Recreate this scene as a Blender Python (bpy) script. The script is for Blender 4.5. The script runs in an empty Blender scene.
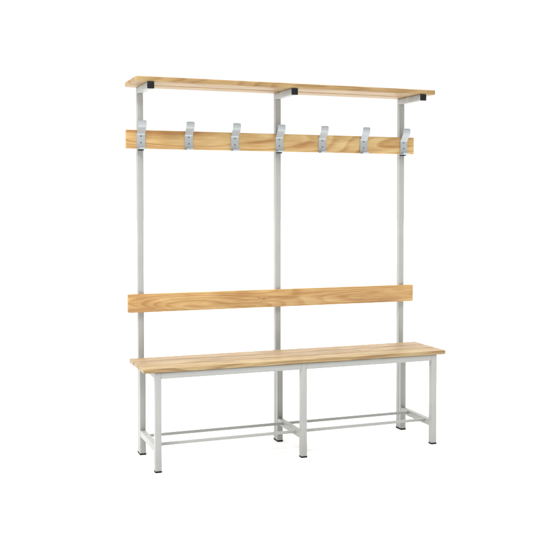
import bpy, bmesh, math, random
from mathutils import Vector, Matrix
random.seed(4)
S = bpy.context.scene
C = S.collection

# ------------------------------------------------------------------ materials
def new_mat(name):
    m = bpy.data.materials.new(name); m.use_nodes = True
    nt = m.node_tree; return m, nt, nt.nodes['Principled BSDF']

def ramp(nt, stops):
    r = nt.nodes.new('ShaderNodeValToRGB'); e = r.color_ramp.elements
    while len(e) < len(stops): e.new(0.5)
    for i, (p, c) in enumerate(stops):
        e[i].position = p; e[i].color = (*c, 1)
    return r

def wood(name, seed, light, mid, dark, freq=7.0, width=9.0, rough=0.5, streak=0.5, knots=()):
    """pine: contour lines of a long stretched noise give cathedral figure, plus fine fibres"""
    m, nt, bs = new_mat(name); N, L = nt.nodes, nt.links
    tc = N.new('ShaderNodeTexCoord')
    mp = N.new('ShaderNodeMapping'); mp.inputs['Location'].default_value = (seed*3.7, seed*1.3, seed*2.1)
    mp.inputs['Scale'].default_value = (0.85, width, width)
    L.new(tc.outputs['Object'], mp.inputs['Vector'])
    n1 = N.new('ShaderNodeTexNoise'); n1.inputs['Scale'].default_value = 1.0
    n1.inputs['Detail'].default_value = 1.2; n1.inputs['Roughness'].default_value = 0.35
    n1.inputs['Distortion'].default_value = 0.35
    L.new(mp.outputs[0], n1.inputs['Vector'])
    mul = N.new('ShaderNodeMath'); mul.operation = 'MULTIPLY'; mul.inputs[1].default_value = freq
    src = n1.outputs['Fac']; darks = []
    for (kx, kz, kr, ks) in knots:      # a knot: rings close round it and its heart is darker
        sx = N.new('ShaderNodeMapping'); sx.vector_type = 'POINT'
        sx.inputs['Location'].default_value = (-kx/(kr*2.2), 0, -kz/kr); sx.inputs['Scale'].default_value = (1/(kr*2.2), 0, 1/kr)
        wn = N.new('ShaderNodeTexNoise'); wn.inputs['Scale'].default_value = 38; wn.inputs['Detail'].default_value = 3
        L.new(tc.outputs['Object'], wn.inputs['Vector'])
        wm = N.new('ShaderNodeVectorMath'); wm.operation = 'MULTIPLY_ADD'; wm.inputs[1].default_value = (.045, .02, .016); 
        L.new(wn.outputs['Color'], wm.inputs[0]); L.new(tc.outputs['Object'], wm.inputs[2])
        sh = N.new('ShaderNodeVectorMath'); sh.operation = 'SUBTRACT'; sh.inputs[1].default_value = (.0225, .01, .008); L.new(wm.outputs[0], sh.inputs[0])
        L.new(sh.outputs[0], sx.inputs['Vector'])
        ln = N.new('ShaderNodeVectorMath'); ln.operation = 'LENGTH'; L.new(sx.outputs[0], ln.inputs[0])
        g = N.new('ShaderNodeMapRange'); g.interpolation_type = 'SMOOTHERSTEP'
        for k, v in zip(('From Min', 'From Max', 'To Min', 'To Max'), (0, 3.0, .07, 0)): g.inputs[k].default_value = v
        L.new(ln.outputs['Value'], g.inputs['Value'])
        ad = N.new('ShaderNodeMath'); ad.operation = 'ADD'; L.new(src, ad.inputs[0]); L.new(g.outputs[0], ad.inputs[1]); src = ad.outputs[0]
        h = N.new('ShaderNodeMapRange'); h.interpolation_type = 'SMOOTHSTEP'
        for k, v in zip(('From Min', 'From Max', 'To Min', 'To Max'), (0.25, 1.1, ks, 0)): h.inputs[k].default_value = v
        L.new(ln.outputs['Value'], h.inputs['Value']); darks.append(h.outputs[0])
    L.new(src, mul.inputs[0])
    fr = N.new('ShaderNodeMath'); fr.operation = 'FRACT'; L.new(mul.outputs[0], fr.inputs[0])
    # growth ring profile: slow darkening then a quick return to pale early wood
    rr = ramp(nt, [(0.0, (0.12,)*3), (0.45, (0.3,)*3), (0.80, (0.95,)*3), (0.90, (0.75,)*3), (1.0, (0.12,)*3)])
    L.new(fr.outputs[0], rr.inputs[0])
    # broad patches
    mp2 = N.new('ShaderNodeMapping'); mp2.inputs['Location'].default_value = (seed*1.9, seed*5.3, seed)
    mp2.inputs['Scale'].default_value = (5.0, 26, 26); L.new(tc.outputs['Object'], mp2.inputs['Vector'])
    n2 = N.new('ShaderNodeTexNoise'); n2.inputs['Scale'].default_value = 1.0; n2.inputs['Detail'].default_value = 3
    L.new(mp2.outputs[0], n2.inputs['Vector'])
    # fibres
    mp3 = N.new('ShaderNodeMapping'); mp3.inputs['Location'].default_value = (seed, seed*.7, seed*.3)
    mp3.inputs['Scale'].default_value = (7, 260, 260); L.new(tc.outputs['Object'], mp3.inputs['Vector'])
    n3 = N.new('ShaderNodeTexNoise'); n3.inputs['Scale'].default_value = 1.0; n3.inputs['Detail'].default_value = 4
    n3.inputs['Roughness'].default_value = 0.6
    L.new(mp3.outputs[0], n3.inputs['Vector'])
    def madd(a, k, b):
        q = N.new('ShaderNodeMath'); q.operation = 'MULTIPLY_ADD'
        L.new(a, q.inputs[0]); q.inputs[1].default_value = k
        if isinstance(b, float): q.inputs[2].default_value = b
        else: L.new(b, q.inputs[2])
        return q.outputs[0]
    v = madd(rr.outputs[0], 0.42*streak/0.5, -0.62)
    v = madd(n2.outputs['Fac'], 1.15, v)
    v = madd(n3.outputs['Fac'], 0.80, v)
    for q in darks:
        v = madd(q, 1.0, v)
    cr = ramp(nt, [(0.12, light), (0.50, mid), (0.92, dark)])
    L.new(v, cr.inputs[0]); L.new(cr.outputs[0], bs.inputs['Base Color'])
    rg = N.new('ShaderNodeMapRange'); rg.inputs['To Min'].default_value = rough-.07; rg.inputs['To Max'].default_value = rough+.08
    L.new(n3.outputs['Fac'], rg.inputs['Value']); L.new(rg.outputs[0], bs.inputs['Roughness'])
    bp = N.new('ShaderNodeBump'); bp.inputs['Strength'].default_value = 0.12; bp.inputs['Distance'].default_value = 0.0006
    L.new(n3.outputs['Fac'], bp.inputs['Height']); L.new(bp.outputs[0], bs.inputs['Normal'])
    return m

def painted(name, col, rough=0.42, metallic=0.0, bump=0.05, var=0.04):
    m, nt, bs = new_mat(name); N, L = nt.nodes, nt.links
    tc = N.new('ShaderNodeTexCoord')
    n = N.new('ShaderNodeTexNoise'); n.inputs['Scale'].default_value = 9; n.inputs['Detail'].default_value = 5
    L.new(tc.outputs['Object'], n.inputs['Vector'])
    a = tuple(c*(1-var) for c in col); b = tuple(min(1, c*(1+var)) for c in col)
    r = ramp(nt, [(0.3, a), (0.7, b)]); L.new(n.outputs['Fac'], r.inputs[0])
    L.new(r.outputs[0], bs.inputs['Base Color'])
    f = N.new('ShaderNodeTexNoise'); f.inputs['Scale'].default_value = 900; f.inputs['Detail'].default_value = 2
    L.new(tc.outputs['Object'], f.inputs['Vector'])
    bp = N.new('ShaderNodeBump'); bp.inputs['Strength'].default_value = bump; bp.inputs['Distance'].default_value = 0.0004
    L.new(f.outputs['Fac'], bp.inputs['Height']); L.new(bp.outputs[0], bs.inputs['Normal'])
    bs.inputs['Roughness'].default_value = rough; bs.inputs['Metallic'].default_value = metallic
    return m

PAINT = painted('grey_powder_coat', (0.300, 0.303, 0.287))
HOOKM = painted('hook_steel', (0.36, 0.385, 0.395), rough=0.33, metallic=0.45)
SCREW = painted('screw_steel', (0.12, 0.125, 0.13), rough=0.4, metallic=0.7)
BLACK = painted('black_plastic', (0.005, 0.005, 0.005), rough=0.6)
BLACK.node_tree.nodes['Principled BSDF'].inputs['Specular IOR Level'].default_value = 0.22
FLOOR = painted('white_studio_floor', (0.79, 0.79, 0.79), rough=0.9, bump=0.0, var=0.004)

W_HOOK = wood('pine_hook_board', 1.0, (0.550, 0.410, 0.195), (0.445, 0.288, 0.112), (0.299, 0.142, 0.038), freq=30, width=6, streak=.5)
W_BACK = wood('pine_backrest', 2.3, (0.510, 0.350, 0.155), (0.395, 0.228, 0.080), (0.255, 0.120, 0.031), freq=30, width=7, streak=.40, knots=((.672, .708, (.0065), .42),))
SEATC = [((0.375, 0.285, 0.150), (0.310, 0.218, 0.096), (0.205, 0.125, 0.048)),
         ((0.355, 0.265, 0.148), (0.292, 0.200, 0.098), (0.190, 0.115, 0.050)),
         ((0.365, 0.270, 0.155), (0.295, 0.203, 0.102), (0.205, 0.128, 0.056))]
W_SEAT = [wood('pine_seat_%s' % n, 4.1+2*i, *SEATC[i], freq=26, width=20, rough=0.45, streak=0.8) for i, n in enumerate(('front', 'middle', 'back'))]
W_SHELF = [wood('pine_shelf_%s' % n, 9.7+3*i, (0.355, 0.255, 0.120), (0.290, 0.184, 0.070), (0.200, 0.108, 0.036), freq=18, width=12) for i, n in enumerate(('front', 'back'))]

# ------------------------------------------------------------------ mesh helpers
def box_into(bm, x0, x1, y0, y1, z0, z1, bev=0.0, seg=2, corner=0.0, mi=0):
    t = bmesh.new()
    bmesh.ops.create_cube(t, size=1)
    for v in t.verts:
        v.co = Vector(((x0+x1)/2+v.co.x*(x1-x0), (y0+y1)/2+v.co.y*(y1-y0), (z0+z1)/2+v.co.z*(z1-z0)))
    if corner > 0:                      # rounded corners of a plank seen along its thinnest axis
        dims = (x1-x0, y1-y0, z1-z0); ax = dims.index(min(dims))
        es = [e for e in t.edges if abs((e.verts[0].co-e.verts[1].co).normalized()[ax]) > .9]
        bmesh.ops.bevel(t, geom=es, offset=corner, segments=4, profile=.5, affect='EDGES')
    if bev > 0:
        es = [e for e in t.edges if len(e.link_faces) == 2 and e.calc_face_angle(0) > 0.6]
        bmesh.ops.bevel(t, geom=es, offset=bev, segments=seg, profile=.5, affect='EDGES')
    for f in t.faces: f.smooth = True; f.material_index = mi
    me = bpy.data.meshes.new('tmp'); t.to_mesh(me); t.free(); bm.from_mesh(me)
    bpy.data.meshes.remove(me)

def cyl_into(bm, c, r, depth, axis='Y', n=24, dome=0.0):
    """short cylinder from c forward (-Y) by depth with a softened rim"""
    prof = [(r, 0), (r, -depth*0.7), (r*0.85, -depth), (r*0.35, -depth-dome), (0.0001, -depth-dome)]
    rings = []
    for rad, h in prof:
        ring = []
        for k in range(n):
            a = 2*math.pi*k/n
            p = (c[0]+rad*math.cos(a), c[1]+h, c[2]+rad*math.sin(a)) if axis == 'Y' else (c[0]+rad*math.cos(a), c[1]+rad*math.sin(a), c[2]+h)
            ring.append(bm.verts.new(p))
        rings.append(ring)
    for a, b in zip(rings, rings[1:]):
        for k in range(n):
            f = bm.faces.new((a[k], a[(k+1) % n], b[(k+1) % n], b[k])); f.smooth = True

def obj(name, bm, mats, parent=None, label=None, loc=None):
    bmesh.ops.recalc_face_normals(bm, faces=bm.faces)
    me = bpy.data.meshes.new(name); bm.to_mesh(me); bm.free()
    for m in (mats if isinstance(mats, (list, tuple)) else [mats]): me.materials.append(m)
    o = bpy.data.objects.new(name, me); C.objects.link(o)
    if parent: o.parent = parent
    if loc: o.location = loc
    if label: o['label'] = label
    try: me.set_sharp_from_angle(angle=math.radians(50))
    except Exception: pass
    return o

def part_box(name, x0, x1, y0, y1, z0, z1, mat, parent, bev=0.003, seg=3, corner=0.0, label=None):
    bm = bmesh.new(); box_into(bm, x0, x1, y0, y1, z0, z1, bev, seg, corner)
    return obj(name, bm, mat, parent, label)

# ------------------------------------------------------------------ measured layout (metres)
W = 0.0285
POSTS = [0.0538, 0.7390, 1.4225]           # left edge of each frame
ZS, TS = 0.4576, 0.0195                    # seat top, slat thickness
SEAT_B = ZS-TS
RAIL_B = SEAT_B-0.0285
FY0, FY1 = 0.0052, 0.0337                  # front legs
LY0, LY1 = 0.3130, 0.3405                  # back legs
UY0, UY1 = 0.3413, 0.3696                  # uprights, bolted behind the back legs
YB = 0.3200                                # face of both boards
ARM0, ARM1 = 1.6813, 1.7105

root = bpy.data.objects.new('changing_room_bench', None); C.objects.link(root)
root['label'] = 'grey steel changing room bench with pine slat seat, backrest, coat hooks and shelf'
root['category'] = 'coat rack bench'

def foot(x0, x1, y0, y1, parent):
    bm = bmesh.new()
    box_into(bm, x0-.0006, x1+.0006, y0-.0006, y1+.0006, 0.0005, 0.0074, .0015, 2)
    return obj('foot_cap', bm, BLACK, parent)

for i, x in enumerate(POSTS):
    # front leg, back leg and tall upright
    l = part_box('leg', x, x+W, FY0, FY1, 0.0062, SEAT_B-.0006, PAINT, root); foot(x, x+W, FY0, FY1, l)
    l = part_box('leg', x, x+W, LY0, LY1, 0.0062, SEAT_B-.001, PAINT, root); foot(x, x+W, LY0, LY1-.001, l)
    u = part_box('upright', x, x+W, UY0, UY1, 0.0062, ARM0-.0001, PAINT, root); foot(x, x+W, UY0+.001, UY1, u)
    # lower cross rail and the bearer under the seat
    part_box('cross_rail', x+.0008, x+W-.0008, FY1, LY0, 0.087, 0.1165, PAINT, root, bev=.0025)
    part_box('seat_bearer', x+.0008, x+W-.0008, FY1+.001, LY0-.001, RAIL_B+.001, SEAT_B-.001, PAINT, root, bev=.0025)
    # shelf arm with its black end plug
    a = part_box('shelf_arm', x, x+W, 0.1305, UY1, ARM0, ARM1, PAINT, root, bev=.0025)
    bm = bmesh.new()
    box_into(bm, x-.0012, x+W+.0012, 0.1215, 0.1312, ARM0-.0012, ARM1+.0003, .0018, 2)
    obj('end_cap', bm, BLACK, a)

# long rails: front and back under the seat, two thin shoe rails near the floor
for a, b in ((0, 1), (1, 2)):
    part_box('seat_rail', POSTS[a]+W-.0006, POSTS[b]+.0006, FY0+.0004, FY1-.0004, RAIL_B, SEAT_B-.0010, PAINT, root, bev=.0025)
    part_box('rear_rail', POSTS[a]+W, POSTS[b], LY0+.001, LY1-.001, RAIL_B+.001, SEAT_B-.0015, PAINT, root, bev=.003)
for y in (0.245, 0.078):
    part_box('shoe_rail', POSTS[0]+W-.001, POSTS[2]+.001, y-.0065, y+.0065, 0.1005, 0.1135, PAINT, root, bev=.0022)

# seat of three slats
bm = bmesh.new()
for i, (y0, y1) in enumerate(((0.0, .0945), (.1045, .1985), (.2085, .3030))):
    box_into(bm, 0.002+.001*(i == 1), 1.4985-.0015*(i == 1), y0, y1, SEAT_B, ZS, .003, 3, .007, i)
obj('seat', bm, W_SEAT, root)
# shelf of two slats
bm = bmesh.new()
box_into(bm, 0.002, 1.5065, .1265, .2500, ARM1+.0008, 1.7340, .003, 3, .006, 0)
box_into(bm, 0.002, 1.5050, .2680, .3690, ARM1+.0008, 1.7340, .003, 3, .006, 1)
obj('shelf', bm, W_SHELF, root)
# backrest and hook board
part_box('backrest', 0.0017, 1.494, YB, YB+.0195, .6660, .7517, W_BACK, root, bev=.0025, corner=.004)
part_box('hook_board', -.003, 1.4945, YB, YB+.0195, 1.4260, 1.5117, W_HOOK, root, bev=.0025, corner=.004)

# thin black strips just under the hook board, in front of the uprights
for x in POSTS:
    part_box('under_board_strip', x+.001, x+W-.001, YB+.0012, UY0-.0003, 1.4178, 1.4256, BLACK, root, bev=.001)

# ------------------------------------------------------------------ coat hooks
def ribbon(path, widths, th, bm):
    """sheet metal strip: path in (y,z), half width per point, real thickness"""
    n = len(path); fr, bk = [], []
    for k, (y, z) in enumerate(path):
        a = Vector(path[max(k-1, 0)]); b = Vector(path[min(k+1, n-1)]); t = (b-a).normalized()
        nrm = Vector((-t.y, t.x))
        w = widths[k]
        fr.append([bm.verts.new((s*w, y+nrm.x*th/2, z+nrm.y*th/2)) for s in (-1, 1)])
        bk.append([bm.verts.new((s*w, y-nrm.x*th/2, z-nrm.y*th/2)) for s in (-1, 1)])
    for k in range(n-1):
        for q in (fr, bk):
            bm.faces.new((q[k][0], q[k][1], q[k+1][1], q[k+1][0]))
        for s in (0, 1):
            bm.faces.new((fr[k][s], fr[k+1][s], bk[k+1][s], bk[k][s]))
    for k in (0, n-1):
        bm.faces.new((fr[k][0], fr[k][1], bk[k][1], bk[k][0]))

def arc(c, r, a0, a1, n):
    return [(c[0]+r*math.cos(math.radians(a0+(a1-a0)*k/n)), c[1]+r*math.sin(math.radians(a0+(a1-a0)*k/n))) for k in range(n+1)]

def smooth_path(pts, r=0.006, n=4):
    out = [pts[0]]
    for a, b, c in zip(pts, pts[1:], pts[2:]):
        a, b, c = Vector(a), Vector(b), Vector(c)
        d1 = (a-b).normalized(); d2 = (c-b).normalized()
        p, q = b+d1*r, b+d2*r
        for k in range(n+1):
            t = k/n; out.append(tuple((1-t)**2*p+2*t*(1-t)*b+t*t*q))
    out.append(pts[-1]); return out

def make_hook_meshes():
    bm = bmesh.new()
    # origin: bottom of the plate on the board face; y forward is negative
    pts = smooth_path([(-.0016, .0), (-.0016, .0675), (-.0335, .1000), (-.0355, .1215)], .0065, 5)
    hw = []
    for y, z in pts: hw.append(.0198 if z < .068 else .0194)
    # rounded tip
    tip = [(-.03555, .1215+d) for d in (.0020, .0040, .0055, .0065)]
    for p, w in zip(tip, (.0191, .0182, .0165, .0135)): pts.append(p); hw.append(w)
    ribbon(pts, hw, .0026, bm)
    # small lower prong, bent forward from the foot of the plate
    b2 = bmesh.new()
    lp = smooth_path([(-.0016, -.0004), (-.0060, -.0030), (-.0270, -.0020), (-.0320, .0040)], .0030, 4)
    ribbon(lp, [.0198-.0045*k/(len(lp)-1) for k in range(len(lp))], .0022, b2)
    me = bpy.data.meshes.new('t'); b2.to_mesh(me); b2.free(); bm.from_mesh(me); bpy.data.meshes.remove(me)
    bmesh.ops.bevel(bm, geom=[e for e in bm.edges if len(e.link_faces) == 2 and e.calc_face_angle(0) > 1.2], offset=.0006, segments=2, affect='EDGES')
    for f in bm.faces: f.smooth = True
    return bm

protohook = obj('coat_hook', make_hook_meshes(), HOOKM, root)
s_ = []
for z in (.0270, .0570):
    bm = bmesh.new(); cyl_into(bm, (0, -.0028, z), .0033, .0014, dome=.0004)
    s_.append(obj('screw', bm, SCREW, protohook))
for k in range(7):
    X = .0655+.2281*k
    if k == 0: h = protohook
    else:
        h = protohook.copy(); C.objects.link(h); h.parent = root
        for q in s_:
            c = q.copy(); C.objects.link(c); c.parent = h
    h.location = (X, YB-.0004, 1.4258)

# ------------------------------------------------------------------ setting
TOP, FRONT, LEFT = 2.75, 0.34, 0.40
bm = bmesh.new()
n = 96; R = 60
vs = [bm.verts.new((.75+R*math.cos(2*math.pi*k/n), R*math.sin(2*math.pi*k/n), 0)) for k in range(n)]
bm.faces.new(vs)
fl = obj('floor', bm, FLOOR); fl['kind'] = 'structure'

w = bpy.data.worlds.new('World'); S.world = w; w.use_nodes = True
nt = w.node_tree; bg = nt.nodes['Background']; L = nt.links
# white studio: bright overhead light bank, plain white walls, a little dimmer behind the photographer and on the right
tc = nt.nodes.new('ShaderNodeTexCoord'); sp = nt.nodes.new('ShaderNodeSeparateXYZ'); L.new(tc.outputs['Generated'], sp.inputs[0])
def mrange(src, a, b, c, d):
    q = nt.nodes.new('ShaderNodeMapRange'); q.interpolation_type = 'SMOOTHSTEP'
    for k, v in zip(('From Min', 'From Max', 'To Min', 'To Max'), (a, b, c, d)): q.inputs[k].default_value = v
    L.new(src, q.inputs['Value']); return q.outputs[0]
def mth(op, a, b):
    q = nt.nodes.new('ShaderNodeMath'); q.operation = op
    L.new(a, q.inputs[0]); L.new(b, q.inputs[1]); return q.outputs[0]
top = mrange(sp.outputs['Z'], .45, .80, 0, TOP)
front = mrange(sp.outputs['Y'], -.75, .10, FRONT, 1.06)
side = mrange(sp.outputs['X'], -.85, .0, LEFT, 0)
L.new(mth('ADD', mth('ADD', front, top), side), bg.inputs[1])
bg.inputs[0].default_value = (1, 1, 1, 1)

def area(name, loc, target, size, power, col=(1, 1, 1)):
    d = bpy.data.lights.new(name, 'AREA'); d.shape = 'RECTANGLE'; d.size, d.size_y = size; d.energy = power; d.color = col
    o = bpy.data.objects.new(name, d); C.objects.link(o); o.location = loc
    o.rotation_euler = (Vector(target)-Vector(loc)).to_track_quat('-Z', 'Y').to_euler()
    o['kind'] = 'structure'
    return o
area('softbox', (-1.6, -1.6, 4.2), (.6, .2, .6), (.9, .9), 95)

# ------------------------------------------------------------------ camera (fitted)
cam = bpy.data.cameras.new('camera'); co = bpy.data.objects.new('camera', cam); C.objects.link(co)
yaw, pitch, roll = -0.3586, -0.0323, -0.0001
F = Vector((-math.sin(yaw), math.cos(yaw), 0)); Rr = Vector((math.cos(yaw), math.sin(yaw), 0)); U = Vector((0, 0, 1))
F2 = F*math.cos(pitch)+U*math.sin(pitch); U2 = U*math.cos(pitch)-F*math.sin(pitch)
R3 = Rr*math.cos(roll)+U2*math.sin(roll); U3 = U2*math.cos(roll)-Rr*math.sin(roll)
M = Matrix((R3, U3, -F2)).transposed().to_4x4(); M.translation = Vector((-0.8642, -3.8920, 1.1727))
co.matrix_world = M
cam.sensor_width = 36; cam.lens = 922.12/540*36
cam.shift_x = -2.39/540; cam.shift_y = -36.79/540
cam.clip_start = .05; cam.clip_end = 200
S.camera = co
S.render.resolution_x = S.render.resolution_y = 1024
S.render.film_transparent = False
S.view_settings.view_transform = 'Standard'; S.view_settings.look = 'None'
S.view_settings.exposure = 0; S.view_settings.gamma = 1
